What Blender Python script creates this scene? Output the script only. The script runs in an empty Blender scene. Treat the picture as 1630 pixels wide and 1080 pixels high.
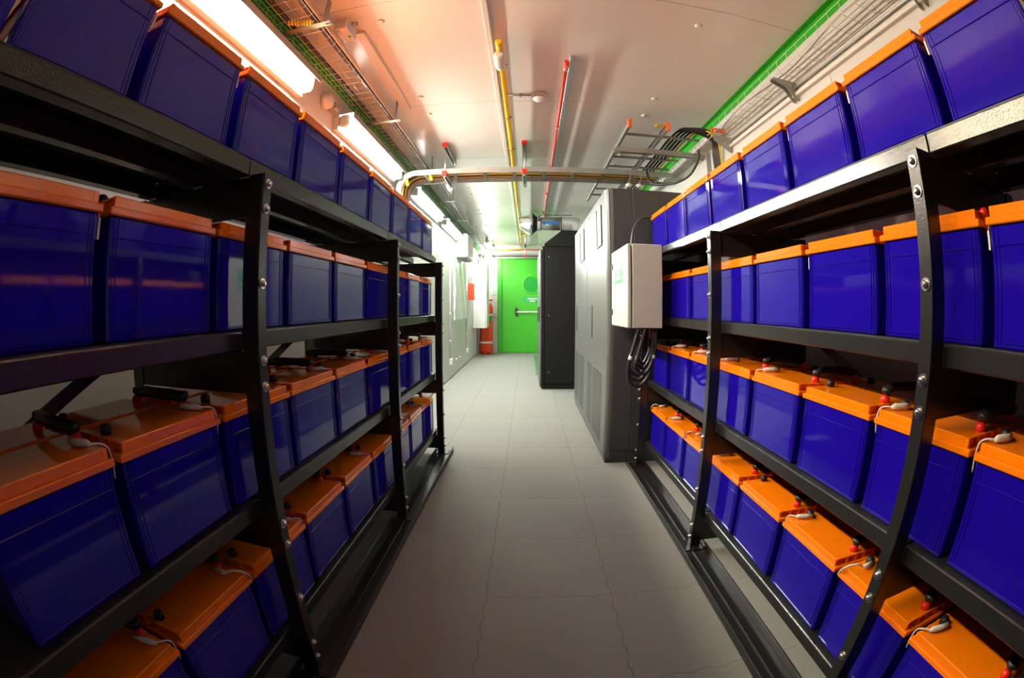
import bpy, bmesh, math, random
from mathutils import Vector, Matrix
random.seed(7)
scene = bpy.context.scene
COL = scene.collection

# ------------------------------------------------------------------ camera
CAM_H = 1.04
PITCH, YAW, ROLL = -0.06694827, 0.03387098, 0.00113826
FPX = 730.5                       # equisolid fisheye focal length in pixels of a 1630 px wide frame


def camera_axes():
    cy, sy = math.cos(YAW), math.sin(YAW)
    cp, sp = math.cos(PITCH), math.sin(PITCH)
    cr, sr = math.cos(ROLL), math.sin(ROLL)
    rz = Matrix(((cy, sy, 0), (-sy, cy, 0), (0, 0, 1)))
    rx = Matrix(((1, 0, 0), (0, cp, sp), (0, -sp, cp)))
    ry = Matrix(((cr, 0, sr), (0, 1, 0), (-sr, 0, cr)))
    return ry @ rx @ rz


cam_data = bpy.data.cameras.new('camera')
cam = bpy.data.objects.new('camera', cam_data)
COL.objects.link(cam)
ax = camera_axes()
right, fwd, up = ax[0], ax[1], ax[2]
m = Matrix.Identity(4)
for i in range(3):
    m[i][0], m[i][1], m[i][2] = right[i], up[i], -fwd[i]
m[2][3] = CAM_H
cam.matrix_world = m
cam_data.type = 'PANO'
cam_data.panorama_type = 'FISHEYE_EQUISOLID'
cam_data.sensor_fit = 'HORIZONTAL'
cam_data.sensor_width = 36.0
cam_data.fisheye_lens = FPX / 1630.0 * 36.0
cam_data.fisheye_fov = math.radians(220)
cam_data.clip_start = 0.01
scene.camera = cam

# ------------------------------------------------------------------ world, exposure
world = bpy.data.worlds.new('world')
scene.world = world
world.use_nodes = True
world.node_tree.nodes['Background'].inputs[0].default_value = (0.5, 0.52, 0.5, 1)
world.node_tree.nodes['Background'].inputs[1].default_value = 0.0
scene.view_settings.view_transform = 'Standard'
scene.view_settings.look = 'None'
scene.view_settings.gamma = 1.0
scene.view_settings.use_curve_mapping = False
scene.view_settings.exposure = 0.0
LAMPS = [((1.0, 0.86, 0.60), 150.0), ((1.0, 0.92, 0.78), 225.0), ((0.97, 1.0, 0.89), 205.0), ((0.97, 1.0, 0.89), 205.0), ((0.97, 1.0, 0.89), 205.0), ((0.97, 1.0, 0.92), 260.0)]

# ------------------------------------------------------------------ materials
def mat(name, color, rough=0.5, metal=0.0, spec=0.5, coat=0.0, bump=0.0, bscale=60.0, vary=0.0, vscale=4.0,
        emit=None, estr=0.0, trans=0.0, alpha=1.0, rvary=0.0):
    mt = bpy.data.materials.new(name)
    mt.use_nodes = True
    nt = mt.node_tree
    b = nt.nodes['Principled BSDF']
    b.inputs['Base Color'].default_value = (*color, 1)
    b.inputs['Roughness'].default_value = rough
    b.inputs['Metallic'].default_value = metal
    b.inputs['Specular IOR Level'].default_value = spec
    b.inputs['Coat Weight'].default_value = coat
    b.inputs['Coat Roughness'].default_value = 0.05
    b.inputs['Transmission Weight'].default_value = trans
    b.inputs['Alpha'].default_value = alpha
    if emit:
        b.inputs['Emission Color'].default_value = (*emit, 1)
        b.inputs['Emission Strength'].default_value = estr
    tc = nt.nodes.new('ShaderNodeTexCoord')
    if vary or rvary:
        n = nt.nodes.new('ShaderNodeTexNoise')
        n.inputs['Scale'].default_value = vscale
        n.inputs['Detail'].default_value = 4
        nt.links.new(tc.outputs['Object'], n.inputs['Vector'])
        if vary:
            mx = nt.nodes.new('ShaderNodeMix')
            mx.data_type = 'RGBA'
            mx.inputs[6].default_value = (*[c * (1 - vary) for c in color], 1)
            mx.inputs[7].default_value = (*[min(1, c * (1 + vary)) for c in color], 1)
            nt.links.new(n.outputs['Fac'], mx.inputs[0])
            nt.links.new(mx.outputs[2], b.inputs['Base Color'])
        if rvary:
            mr = nt.nodes.new('ShaderNodeMapRange')
            mr.inputs[1].default_value, mr.inputs[2].default_value = 0.3, 0.7
            mr.inputs[3].default_value, mr.inputs[4].default_value = max(0, rough - rvary), rough + rvary
            nt.links.new(n.outputs['Fac'], mr.inputs[0])
            nt.links.new(mr.outputs[0], b.inputs['Roughness'])
    if bump:
        n2 = nt.nodes.new('ShaderNodeTexNoise')
        n2.inputs['Scale'].default_value = bscale
        n2.inputs['Detail'].default_value = 3
        bp = nt.nodes.new('ShaderNodeBump')
        bp.inputs['Strength'].default_value = bump
        bp.inputs['Distance'].default_value = 0.004
        nt.links.new(tc.outputs['Object'], n2.inputs['Vector'])
        nt.links.new(n2.outputs['Fac'], bp.inputs['Height'])
        nt.links.new(bp.outputs['Normal'], b.inputs['Normal'])
    return mt


def grille_mat(name, color, hole, scale):
    """metal sheet with a regular pattern of round perforations"""
    mt = mat(name, color, 0.45)
    nt = mt.node_tree
    b = nt.nodes['Principled BSDF']
    tc = nt.nodes.new('ShaderNodeTexCoord')
    mp = nt.nodes.new('ShaderNodeMapping')
    mp.inputs['Scale'].default_value = (scale, scale, scale)
    mp.inputs['Rotation'].default_value = (math.radians(45), 0, 0)
    nt.links.new(tc.outputs['Object'], mp.inputs['Vector'])
    sep = nt.nodes.new('ShaderNodeSeparateXYZ')
    nt.links.new(mp.outputs[0], sep.inputs[0])
    outs = []
    for k in (1, 2):
        fr = nt.nodes.new('ShaderNodeMath'); fr.operation = 'PINGPONG'; fr.inputs[1].default_value = 0.5
        nt.links.new(sep.outputs[k], fr.inputs[0])
        sq = nt.nodes.new('ShaderNodeMath'); sq.operation = 'POWER'; sq.inputs[1].default_value = 2
        nt.links.new(fr.outputs[0], sq.inputs[0])
        outs.append(sq)
    ad = nt.nodes.new('ShaderNodeMath'); ad.operation = 'ADD'
    nt.links.new(outs[0].outputs[0], ad.inputs[0]); nt.links.new(outs[1].outputs[0], ad.inputs[1])
    lt = nt.nodes.new('ShaderNodeMath'); lt.operation = 'LESS_THAN'; lt.inputs[1].default_value = 0.15
    nt.links.new(ad.outputs[0], lt.inputs[0])
    mx = nt.nodes.new('ShaderNodeMix'); mx.data_type = 'RGBA'
    mx.inputs[6].default_value = (*color, 1); mx.inputs[7].default_value = (*hole, 1)
    nt.links.new(lt.outputs[0], mx.inputs[0]); nt.links.new(mx.outputs[2], b.inputs['Base Color'])
    return mt


M = {
    'floor': mat('floor_rubber', (0.235, 0.235, 0.22), 0.75, spec=0.3, bump=0.35, bscale=160, vary=0.07, vscale=2.2),
    'slab': mat('floor_slab', (0.14, 0.14, 0.13), 0.9),
    'wall': mat('white_wall', (0.58, 0.575, 0.545), 0.45, bump=0.02, bscale=30),
    'ceil': mat('white_ceiling', (0.68, 0.675, 0.64), 0.30, bump=0.01, bscale=6),
    'seam': mat('seam_dark', (0.35, 0.34, 0.32), 0.8),
    'green': mat('green_paint', (0.05, 0.46, 0.016), 0.38, bump=0.02),
    'green_trim': mat('green_trim_paint', (0.018, 0.34, 0.008), 0.4),
    'green_frame': mat('green_frame_paint', (0.035, 0.38, 0.014), 0.38),
    'green_dark': mat('green_porthole', (0.016, 0.32, 0.04), 0.2),
    'green_sign': mat('green_sign', (0.01, 0.42, 0.09), 0.4),
    'blue': mat('blue_case', (0.010, 0.0025, 0.31), 0.05, spec=0.5, bump=0.006, bscale=9),
    'orange': mat('orange_lid', (0.95, 0.215, 0.003), 0.10, spec=0.5, vary=0.04, vscale=8),
    'black': mat('black_rack_paint', (0.016, 0.016, 0.017), 0.24, spec=0.55, bump=0.12, bscale=200),
    'zinc': mat('zinc', (0.62, 0.63, 0.62), 0.30, metal=1.0),
    'galv': mat('galvanised', (0.40, 0.41, 0.39), 0.40, metal=0.6, vary=0.12, vscale=18),
    'galv_dark': mat('galvanised_dark', (0.25, 0.26, 0.25), 0.5, metal=0.6),
    'alu': mat('aluminium', (0.66, 0.67, 0.66), 0.22, metal=1.0, bump=0.05, bscale=20),
    'foil': mat('foil', (0.80, 0.80, 0.80), 0.25, metal=0.25, bump=1.0, bscale=45),
    'wire': mat('wire_zinc', (0.60, 0.60, 0.57), 0.4, metal=0.6),
    'rubber': mat('black_cable', (0.012, 0.012, 0.013), 0.45),
    'red': mat('red_paint', (0.62, 0.022, 0.016), 0.35),
    'redcap': mat('red_cap', (0.80, 0.02, 0.012), 0.35),
    'redorange': mat('red_cylinder', (0.75, 0.055, 0.012), 0.30),
    'ocap': mat('orange_cap', (0.90, 0.13, 0.02), 0.5),
    'yellow': mat('yellow_pipe', (0.80, 0.50, 0.01), 0.30),
    'ywire': mat('yellow_wire', (0.85, 0.62, 0.01), 0.5),
    'owire': mat('orange_wire', (0.75, 0.33, 0.03), 0.5),
    'white': mat('white_plastic', (0.66, 0.66, 0.63), 0.40),
    'offwhite': mat('enclosure_paint', (0.50, 0.525, 0.49), 0.45, bump=0.1, bscale=300),
    'ups': mat('grey_cabinet_shaded', (0.050, 0.053, 0.059), 0.45, bump=0.12, bscale=320),  # shade of the side turned from the lamps is put into this tone
    'ups_door': mat('grey_cabinet_lit', (0.105, 0.111, 0.108), 0.35, bump=0.12, bscale=320),  # same grey paint, lightened for the lamp-facing front
    'ups_grille': grille_mat('grille', (0.105, 0.111, 0.108), (0.003, 0.004, 0.004), 40),
    'pocket': mat('clear_pocket', (0.72, 0.74, 0.73), 0.12, spec=0.6),
    'blackcab': mat('black_cabinet', (0.006, 0.006, 0.006), 0.55, spec=0.25, bump=0.12, bscale=320),
    'black_matte': mat('black_plastic', (0.008, 0.008, 0.009), 0.5),
    'grey': mat('mid_grey', (0.25, 0.26, 0.26), 0.5),
    'darkgrey': mat('dark_grey', (0.05, 0.052, 0.055), 0.4),
    'blue_arrow': mat('blue_arrow', (0.01, 0.19, 0.62), 0.4),
    'paleblue': mat('pale_blue_sign', (0.35, 0.60, 0.62), 0.5),
    'vent': mat('green_vent_tile', (0.07, 0.18, 0.08), 0.6),
    'plastic': mat('plastic_sheet', (0.85, 0.86, 0.85), 0.35, spec=0.6),
    'washer': mat('bolt_steel', (0.72, 0.72, 0.70), 0.25, metal=1.0),
}

for _k, (_c, _e) in enumerate(LAMPS):
    M['lens%d' % _k] = mat('lamp_diffuser_%d' % _k, (0.9, 0.9, 0.86), 0.4, emit=_c, estr=_e)

# ------------------------------------------------------------------ mesh builder
ORG = {}


class MB:
    def __init__(self):
        self.v, self.f, self.sm = [], [], []

    def add(self, vs, fs, smooth=False):
        o = len(self.v)
        self.v += [tuple(p) for p in vs]
        for f in fs:
            self.f.append(tuple(i + o for i in f)); self.sm.append(smooth)
        return self

    def box(self, x0, y0, z0, x1, y1, z1):
        x0, x1 = min(x0, x1), max(x0, x1); y0, y1 = min(y0, y1), max(y0, y1); z0, z1 = min(z0, z1), max(z0, z1)
        vs = [(x0, y0, z0), (x1, y0, z0), (x1, y1, z0), (x0, y1, z0), (x0, y0, z1), (x1, y0, z1), (x1, y1, z1), (x0, y1, z1)]
        return self.add(vs, [(0, 3, 2, 1), (4, 5, 6, 7), (0, 1, 5, 4), (1, 2, 6, 5), (2, 3, 7, 6), (3, 0, 4, 7)])

    def cbox(self, x0, y0, z0, x1, y1, z1, c=0.003):
        lo = (min(x0, x1), min(y0, y1), min(z0, z1)); hi = (max(x0, x1), max(y0, y1), max(z0, z1))
        c = min(c, 0.45 * min(hi[i] - lo[i] for i in range(3)))
        vs, idx = [], {}
        for a in range(3):
            for sx in (0, 1):
                for sy in (0, 1):
                    for sz in (0, 1):
                        s = (sx, sy, sz)
                        p = [(hi[i] if s[i] else lo[i]) + (0 if i == a else (-c if s[i] else c)) for i in range(3)]
                        idx[(a, s)] = len(vs); vs.append(tuple(p))
        fs = []
        for a in range(3):
            b, d = [i for i in range(3) if i != a]
            for sa in (0, 1):
                q = []
                for sb, sd in ((0, 0), (1, 0), (1, 1), (0, 1)):
                    s = [0, 0, 0]; s[a], s[b], s[d] = sa, sb, sd
                    q.append(idx[(a, tuple(s))])
                fs.append(tuple(q))
        for a in range(3):
            for b in range(a + 1, 3):
                d = 3 - a - b
                for sa in (0, 1):
                    for sb in (0, 1):
                        s0 = [0, 0, 0]; s0[a], s0[b] = sa, sb
                        s1 = list(s0); s1[d] = 1
                        fs.append((idx[(a, tuple(s0))], idx[(a, tuple(s1))], idx[(b, tuple(s1))], idx[(b, tuple(s0))]))
        for sx in (0, 1):
            for sy in (0, 1):
                for sz in (0, 1):
                    s = (sx, sy, sz)
                    fs.append((idx[(0, s)], idx[(1, s)], idx[(2, s)]))
        return self.add(vs, fs)

    def tube(self, pts, r, n=8, caps=True):
        pts = [Vector(p) for p in pts]
        rs = r if isinstance(r, (list, tuple)) else [r] * len(pts)
        vs, fs = [], []
        prev = None
        for i, p in enumerate(pts):
            t = (pts[min(i + 1, len(pts) - 1)] - pts[max(i - 1, 0)]).normalized()
            if prev is None:
                a = Vector((0, 0, 1)) if abs(t.z) < 0.9 else Vector((1, 0, 0))
                u = t.cross(a).normalized()
            else:
                u = (prev - t * prev.dot(t)).normalized()
            prev = u
            w = t.cross(u)
            for k in range(n):
                an = 2 * math.pi * k / n
                vs.append(p + (u * math.cos(an) + w * math.sin(an)) * rs[i])
        for i in range(len(pts) - 1):
            for k in range(n):
                fs.append((i * n + k, i * n + (k + 1) % n, (i + 1) * n + (k + 1) % n, (i + 1) * n + k))
        self.add(vs, fs, True)
        if caps:
            o = len(self.v) - len(vs)
            self.f.append(tuple(o + k for k in reversed(range(n)))); self.sm.append(False)
            self.f.append(tuple(o + (len(pts) - 1) * n + k for k in range(n))); self.sm.append(False)
        return self

    def prism(self, poly, axis, a, b, smooth=False):
        """poly: 2D points in the two other axes (in xyz order), extruded along axis from a to b"""
        def p3(p, t):
            if axis == 'x': return (t, p[0], p[1])
            if axis == 'y': return (p[0], t, p[1])
            return (p[0], p[1], t)
        n = len(poly)
        vs = [p3(p, a) for p in poly] + [p3(p, b) for p in poly]
        fs = [tuple(range(n)), tuple(reversed(range(n, 2 * n)))]
        self.add(vs, fs)
        o = len(self.v) - 2 * n
        for i in range(n):
            j = (i + 1) % n
            self.f.append((o + i, o + n + i, o + n + j, o + j)); self.sm.append(smooth)
        return self

    def mesh(self, name, material, origin=(0, 0, 0)):
        me = bpy.data.meshes.new(name)
        ox, oy, oz = origin
        me.from_pydata([(x - ox, y - oy, z - oz) for x, y, z in self.v], [], self.f)
        me.polygons.foreach_set('use_smooth', self.sm)
        bm = bmesh.new(); bm.from_mesh(me)
        bmesh.ops.recalc_face_normals(bm, faces=bm.faces)
        bm.to_mesh(me); bm.free()
        me.materials.append(M[material])
        me.update()
        return me

    def part(self, name, material, parent, label=None, kind=None):
        org = ORG[parent.name]
        o = bpy.data.objects.new(name, self.mesh(name, material, org))
        COL.objects.link(o); o.parent = parent
        ORG[o.name] = org
        if label: o['label'] = label
        if kind: o['kind'] = kind
        return o

    def single(self, name, material, label=None, cat=None, group=None, kind=None, origin=None):
        if origin is None:
            xs, ys, zs = zip(*self.v)
            origin = ((min(xs) + max(xs)) / 2, (min(ys) + max(ys)) / 2, min(zs))
        o = bpy.data.objects.new(name, self.mesh(name, material, origin))
        COL.objects.link(o); o.location = origin
        ORG[o.name] = tuple(origin)
        tag(o, label, cat, group, kind)
        return o


def tag(o, label=None, cat=None, group=None, kind=None):
    if label: o['label'] = label
    if cat: o['category'] = cat
    if group: o['group'] = group
    if kind: o['kind'] = kind


def thing(name, loc, label, cat, group=None, rotz=0.0):
    o = bpy.data.objects.new(name, None)
    COL.objects.link(o)
    o.empty_display_size = 0.05
    o.location = loc; o.rotation_euler = (0, 0, rotz)
    ORG[o.name] = tuple(loc)
    tag(o, label, cat, group)
    return o


def child(name, me, parent, loc=(0, 0, 0), rot=None):
    o = bpy.data.objects.new(name, me)
    COL.objects.link(o); o.parent = parent; o.location = loc
    if rot: o.rotation_euler = rot
    ORG[o.name] = ORG[parent.name]
    return o


def bezier(pts, n=8):
    """Catmull-Rom through pts"""
    P = [Vector(p) for p in pts]
    P = [P[0] * 2 - P[1]] + P + [P[-1] * 2 - P[-2]]
    out = []
    for i in range(1, len(P) - 2):
        for k in range(n):
            t = k / n
            a, b, c, d = P[i - 1], P[i], P[i + 1], P[i + 2]
            out.append(0.5 * ((2 * b) + (c - a) * t + (2 * a - 5 * b + 4 * c - d) * t * t + (3 * b - a - 3 * c + d) * t ** 3))
    out.append(P[-2])
    return out


def text_part(s, size, material, parent, world_matrix, name='lettering', extrude=0.0006):
    cu = bpy.data.curves.new(name, 'FONT')
    cu.body = s; cu.size = size; cu.align_x = 'CENTER'; cu.align_y = 'CENTER'; cu.extrude = extrude
    tmp = bpy.data.objects.new(name, cu)
    COL.objects.link(tmp)
    dg = bpy.context.evaluated_depsgraph_get()
    me = bpy.data.meshes.new_from_object(tmp.evaluated_get(dg))
    bpy.data.objects.remove(tmp)
    o3 = Vector(ORG[parent.name])
    me.transform(Matrix.Translation(-o3) @ world_matrix)
    me.materials.clear(); me.materials.append(M[material])
    o = bpy.data.objects.new(name, me)
    COL.objects.link(o); o.parent = parent
    ORG[o.name] = ORG[parent.name]
    return o


# ------------------------------------------------------------------ the room
XW0, XW1 = -1.143, 1.34          # side walls
YN, YF = -2.6, 10.66             # near and far wall
ZC = 2.42
T = 0.08

floor = MB().box(XW0 - T, YN - T, -0.10, XW1 + T, YF + T, -0.012).single('floor', 'slab', 'grey interlocking rubber mats', kind='structure', origin=(0, 0, 0))
ceiling = MB().box(XW0 - T, YN - T, ZC + 0.012, XW1 + T, YF + T, ZC + 0.1).single('ceiling', 'seam', 'white panelled ceiling', kind='structure', origin=(0, 0, ZC))
wall_left = MB().box(XW0 - T, YN - T, -0.1, XW0 - 0.006, YF + T, ZC + 0.1).single('wall_left', 'seam', 'white wall behind the lamps', kind='structure', origin=(XW0, 0, 0))
wall_right = MB().box(XW1 + 0.006, YN - T, -0.1, XW1 + T, YF + T, ZC + 0.1).single('wall_right', 'seam', 'white wall under the green strip', kind='structure', origin=(XW1, 0, 0))
wall_back = MB().box(XW0, YF, -0.1, XW1, YF + T, ZC + 0.1).single('wall_back', 'wall', 'white end wall around the green door', kind='structure', origin=(0, YF, 0))
wall_front = MB().box(XW0, YN - T, -0.1, XW1, YN, ZC + 0.1).single('wall_front', 'grey', 'grey end wall behind the camera', kind='structure', origin=(0, YN, 0))

# ceiling and wall panels, 1.2 m module, hairline joints
edges = [YN, -2.0, -0.8] + [0.4 + 1.2 * k for k in range(9)] + [YF]
for a, b in zip(edges[:-1], edges[1:]):
    MB().cbox(XW0, a + 0.0012, ZC, XW1, b - 0.0012, ZC + 0.012, 0.002).part('ceiling_panel', 'ceil', ceiling)
wedges = [YN, -2.14, -0.94] + [0.258 + 1.2 * k for k in range(9)] + [YF]
for a, b in zip(wedges[:-1], wedges[1:]):
    MB().cbox(XW0 - 0.006, a + 0.0008, 0, XW0, b - 0.0008, ZC, 0.0015).part('wall_panel', 'wall', wall_left)
    MB().cbox(XW1, a + 0.0008, 0, XW1 + 0.006, b - 0.0008, ZC, 0.0015).part('wall_panel', 'wall', wall_right)

# interlocking floor mats
TX, TY = 0.46, 0.478
xe = [XW0] + [-1.062 + TX * k for k in range(6)] + [XW1]
ye = [YN] + [1.405 + TY * k for k in range(-8, 20)]
ye = [y for y in ye if y < YF - 0.05] + [YF]


def tooth(t, L):
    """wavy edge of a mat, zero at the corners"""
    n = 9
    k = t / L * n
    return 0.0045 * (1 if (math.floor(k) % 2 == 0) else -1) * min(1, 6 * abs(math.sin(math.pi * k)))


tile_cache = {}
for i in range(len(xe) - 1):
    for j in range(len(ye) - 1):
        w, d = xe[i + 1] - xe[i], ye[j + 1] - ye[j]
        fl = (i == 0, i == len(xe) - 2, j == 0, j == len(ye) - 2)
        key = (round(w, 3), round(d, 3), fl)
        if key not in tile_cache:
            g = 0.0008
            N = 36 if not (fl[2] or fl[3]) else 12
            pts = []
            for s in range(N): pts.append((w * s / N, g + (0 if fl[2] else tooth(w * s / N, TX))))
            for s in range(N): pts.append((w - g + (0 if fl[1] else tooth(d * s / N, TY)), d * s / N))
            for s in range(N): pts.append((w - w * s / N, d - g + (0 if fl[3] else tooth(w - w * s / N, TX))))
            for s in range(N): pts.append((g + (0 if fl[0] else tooth(d - d * s / N, TY)), d - d * s / N))
            tile_cache[key] = MB().prism(pts, 'z', -0.012, 0.0).mesh('floor_mat', 'floor')
        child('floor_mat', tile_cache[key], floor, (xe[i], ye[j], 0))

# green inside-corner trims
for n, x, s in ((1, XW1, -1), (2, XW0, 1)):
    t = MB().cbox(x, YN, ZC - 0.058, x + s * 0.004, YF, ZC - 0.001, 0.001)
    t.cbox(x, YN, ZC - 0.004, x + s * 0.034, YF, ZC, 0.001)
    t.single('trim_%d' % n, 'green_trim', 'green corner strip above the %s rack' % ('cabinet-side' if n == 1 else 'lamp-side'), kind='structure')
MB().box(XW0, 3.2, 0, XW0 + 0.008, YF, 0.03).single('baseboard_left', 'grey', 'low grey skirting on the lamp wall', kind='structure')

# ------------------------------------------------------------------ green door in the end wall
DX0, DX1, DH = -0.70, 0.62, 2.2
door = MB().cbox(DX0 + 0.11, YF - 0.03, 0.01, DX1 - 0.11, YF, DH - 0.02, 0.004).single(
    'door_1', 'green', 'green steel door with porthole and push bar', kind='structure', origin=(0, YF, 0))
fr = MB().cbox(DX0, YF - 0.05, 0, DX0 + 0.105, YF, DH, 0.006).cbox(DX1 - 0.105, YF - 0.05, 0, DX1, YF, DH, 0.006)
fr.cbox(DX0 + 0.105, YF - 0.05, DH - 0.015, DX1 - 0.105, YF, DH, 0.004).part('door_frame', 'green_frame', door)
px, pz = 0.098, 1.592
ring = MB()
NR = 40
vs, fs = [], []
for k in range(NR):
    a = 2 * math.pi * k / NR
    for r, y in ((0.178, YF - 0.030), (0.190, YF - 0.044), (0.215, YF - 0.044), (0.228, YF - 0.030)):
        vs.append((px + r * math.cos(a), y, pz + r * math.sin(a)))
for k in range(NR):
    for q in range(3):
        k2 = (k + 1) % NR
        fs.append((k * 4 + q, k2 * 4 + q, k2 * 4 + q + 1, k * 4 + q + 1))
ring.add(vs, fs, True).part('porthole_ring', 'green', door)
MB().tube([(px, YF - 0.036, pz), (px, YF - 0.029, pz)], 0.185, 40).part('porthole_pane', 'green_dark', door)
bar = MB().tube([(-0.25, YF - 0.11, 0.955), (DX1 - 0.16, YF - 0.11, 0.955)], 0.019, 12).part('push_bar', 'white', door, 'white push bar')
MB().cbox(-0.285, YF - 0.12, 0.865, -0.235, YF - 0.03, 1.05, 0.01).part('bar_bracket', 'black_matte', door, 'black bar bracket')
MB().cbox(DX1 - 0.19, YF - 0.12, 0.865, DX1 - 0.14, YF - 0.03, 1.05, 0.01).part('bar_bracket', 'black_matte', door)
sg = MB().cbox(-0.115, YF - 0.034, 1.165, 0.33, YF - 0.030, 1.305, 0.001).part('door_sign', 'green_sign', door, 'small green sign')
RXY = Matrix(((1, 0, 0, 0), (0, 0, -1, 0), (0, 1, 0, 0), (0, 0, 0, 1)))       # text upright, facing -y
# two illegible white lines of the sign
lw = MB()
for k in range(9):
    lw.cbox(-0.0 + k * 0.026, YF - 0.036, 1.242 + 0.004 * (k % 2), 0.0 + k * 0.026 + 0.020, YF - 0.034, 1.284 - 0.004 * (k % 3), 0.001)
for k in range(5):
    lw.cbox(0.05 + k * 0.026, YF - 0.036, 1.186, 0.05 + k * 0.026 + 0.020, YF - 0.034, 1.228 - 0.003 * (k % 2), 0.001)
lw.part('sign_lettering', 'white', sg)

# ------------------------------------------------------------------ fluorescent lamps along the wall
LAMP_Y = [(0.50, 1.88), (2.37, 3.62), (4.20, 5.55), (5.83, 7.12), (8.10, 9.40)]
LNAME = ['first fluorescent wall lamp, above the batteries beside the wire basket start',
         'second fluorescent wall lamp, ending just before the cross cable ladder',
         'third fluorescent wall lamp, just past the cross cable ladder',
         'fourth fluorescent wall lamp, before the white wall unit',
         'fifth fluorescent wall lamp, past the white wall unit']
for kl, ((a, b), lab) in enumerate(zip(LAMP_Y, LNAME)):
    t = thing('fluorescent_lamp', (XW0, (a + b) / 2, 2.115), lab, 'lamp', 'fluorescent lamps along the wall')
    MB().cbox(XW0, a, 2.115, XW0 + 0.035, b, 2.222, 0.003).part('lamp_housing', 'white', t)
    MB().cbox(XW0 + 0.03, a, 2.216, XW0 + 0.132, b, 2.222, 0.002).cbox(XW0 + 0.129, a, 2.183, XW0 + 0.133, b, 2.220, 0.001).part('lamp_visor', 'grey', t, 'grey housing edge shaped as light shield')  # visor and lip added to keep lamp light off the ceiling and wall above
    prof = [(XW0 + 0.035, 2.132)]
    for k in range(9):
        an = -math.pi / 2 + math.pi * k / 8
        prof.append((XW0 + 0.065 + 0.033 * math.cos(an), 2.170 + 0.036 * math.sin(an)))
    prof.append((XW0 + 0.035, 2.208))
    MB().prism(prof, 'y', a + 0.03, b - 0.03, True).part('lamp_diffuser', 'lens%d' % kl, t, 'glowing white diffuser')
    for e0, e1 in ((a, a + 0.03), (b - 0.03, b)):
        MB().cbox(XW0 + 0.035, e0, 2.13, XW0 + 0.100, e1, 2.214, 0.012).part('end_cap', 'white', t)

# ------------------------------------------------------------------ battery racks
ROW_Z = [0.184, 0.591, 0.998, 1.405]
bolt_me = MB().tube([(0, 0, 0), (-0.0022, 0, 0)], 0.0125, 12).tube([(-0.0022, 0, 0), (-0.0075, 0, 0), (-0.0105, 0, 0)], [0.0085, 0.0075, 0.003], 10).mesh('bolt', 'washer')
BOLT_Z = [1.336, 1.276, 1.103, 0.929, 0.869, 0.523, 0.463, 0.289, 0.115, 0.057]


def build_rack(s, xf, ys, label):
    """s=+1: the rack stands on the +x side of the aisle. d is the depth behind the posts' aisle face."""
    X = lambda d: s * (xf + d)
    root = thing('battery_rack', (X(0.24), (ys[0] + ys[-1]) / 2, 0), label, 'rack')
    H0, H1 = 0.012, 1.361
    for yp in ys:
        p = MB().cbox(X(0), yp - 0.018, H0, X(0.004), yp + 0.018, H1, 0.001)
        p.cbox(X(0.004), yp - 0.018, H0, X(0.047), yp - 0.014, H1, 0.001)
        po = p.part('post', 'black', root)
        for z in BOLT_Z:
            bo = child('bolt', bolt_me, po, Vector((X(0), yp, z)) - Vector(ORG[root.name]), (0, 0, 0 if s > 0 else math.pi))
        q = MB().cbox(X(0.486), yp - 0.018, H0, X(0.49), yp + 0.018, H1, 0.001)
        q.cbox(X(0.444), yp - 0.018, H0, X(0.486), yp - 0.014, H1, 0.001)
        q.part('back_post', 'black', root)
        for z0 in ROW_Z:
            MB().cbox(X(0.005), yp - 0.013, z0 - 0.146, X(0.485), yp - 0.009, z0 - 0.047, 0.001).part('cross_beam', 'black', root)
        # foot plate on the base channel
        f = MB().cbox(X(-0.03), yp - 0.05, 0.007, X(0.058), yp + 0.05, 0.012, 0.001)
        f.part('foot_plate', 'black', root)
    yb0, yb1 = ys[0] - 0.06, ys[-1] + 0.06
    for d0, d1 in ((-0.055, 0.066), (0.42, 0.50)):
        c = MB().cbox(X(d0), yb0, 0.0, X(d1), yb1, 0.006, 0.001)
        c.cbox(X(d0), yb0, 0.006, X(d0 + 0.005), yb1, 0.036, 0.001).cbox(X(d1 - 0.005), yb0, 0.006, X(d1), yb1, 0.036, 0.001)
        if d0 < 0:
            c.cbox(X(0.0), yb0, 0.006, X(0.004), yb1, 0.0115, 0.001)
        c.part('base_channel', 'black', root)
    for a, b in zip(ys[:-1], ys[1:]):
        for z0 in ROW_Z:
            for d0, d1 in ((0.049, 0.085), (0.21, 0.245), (0.40, 0.44)):
                if z0 == ROW_Z[-1]:
                    e0, e1 = a - 0.018 + 0.0005, b - 0.018 - 0.0005
                    if b == ys[-1]: e1 = b + 0.018
                else:
                    e0, e1 = a - 0.012, b - 0.014
                    if b == ys[-1]: e1 = b + 0.016
                MB().cbox(X(d0), e0, z0 - 0.046, X(d1), e1, z0 - 0.0035, 0.003).part('shelf_rail', 'black', root)
            MB().box(X(0.052), a - 0.008, z0 - 0.0035, X(0.44), b - 0.02, z0 - 0.0008).part('shelf_deck', 'black_matte', root)
        # diagonal brace at the back
        z0, z1 = 0.545, 0.965
        yy0, yy1 = a + 0.03, b - 0.03
        w = 0.02
        MB().prism([(yy0, z0 - w), (yy1, z1 - w), (yy1, z1 + w), (yy0, z0 + w)], 'x', X(0.476), X(0.481)).part('diagonal_brace', 'black', root)
    return root


YR = [-0.560, 0.5747, 1.7191, 2.8539]
YL = [-0.250, 0.8955, 2.0428, 3.1421]
build_rack(1, 0.727, YR, 'black four-shelf steel battery rack ending beside the grey cabinets')
build_rack(-1, 0.5931, YL, 'black four-shelf steel battery rack standing under the fluorescent wall lamps')

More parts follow.
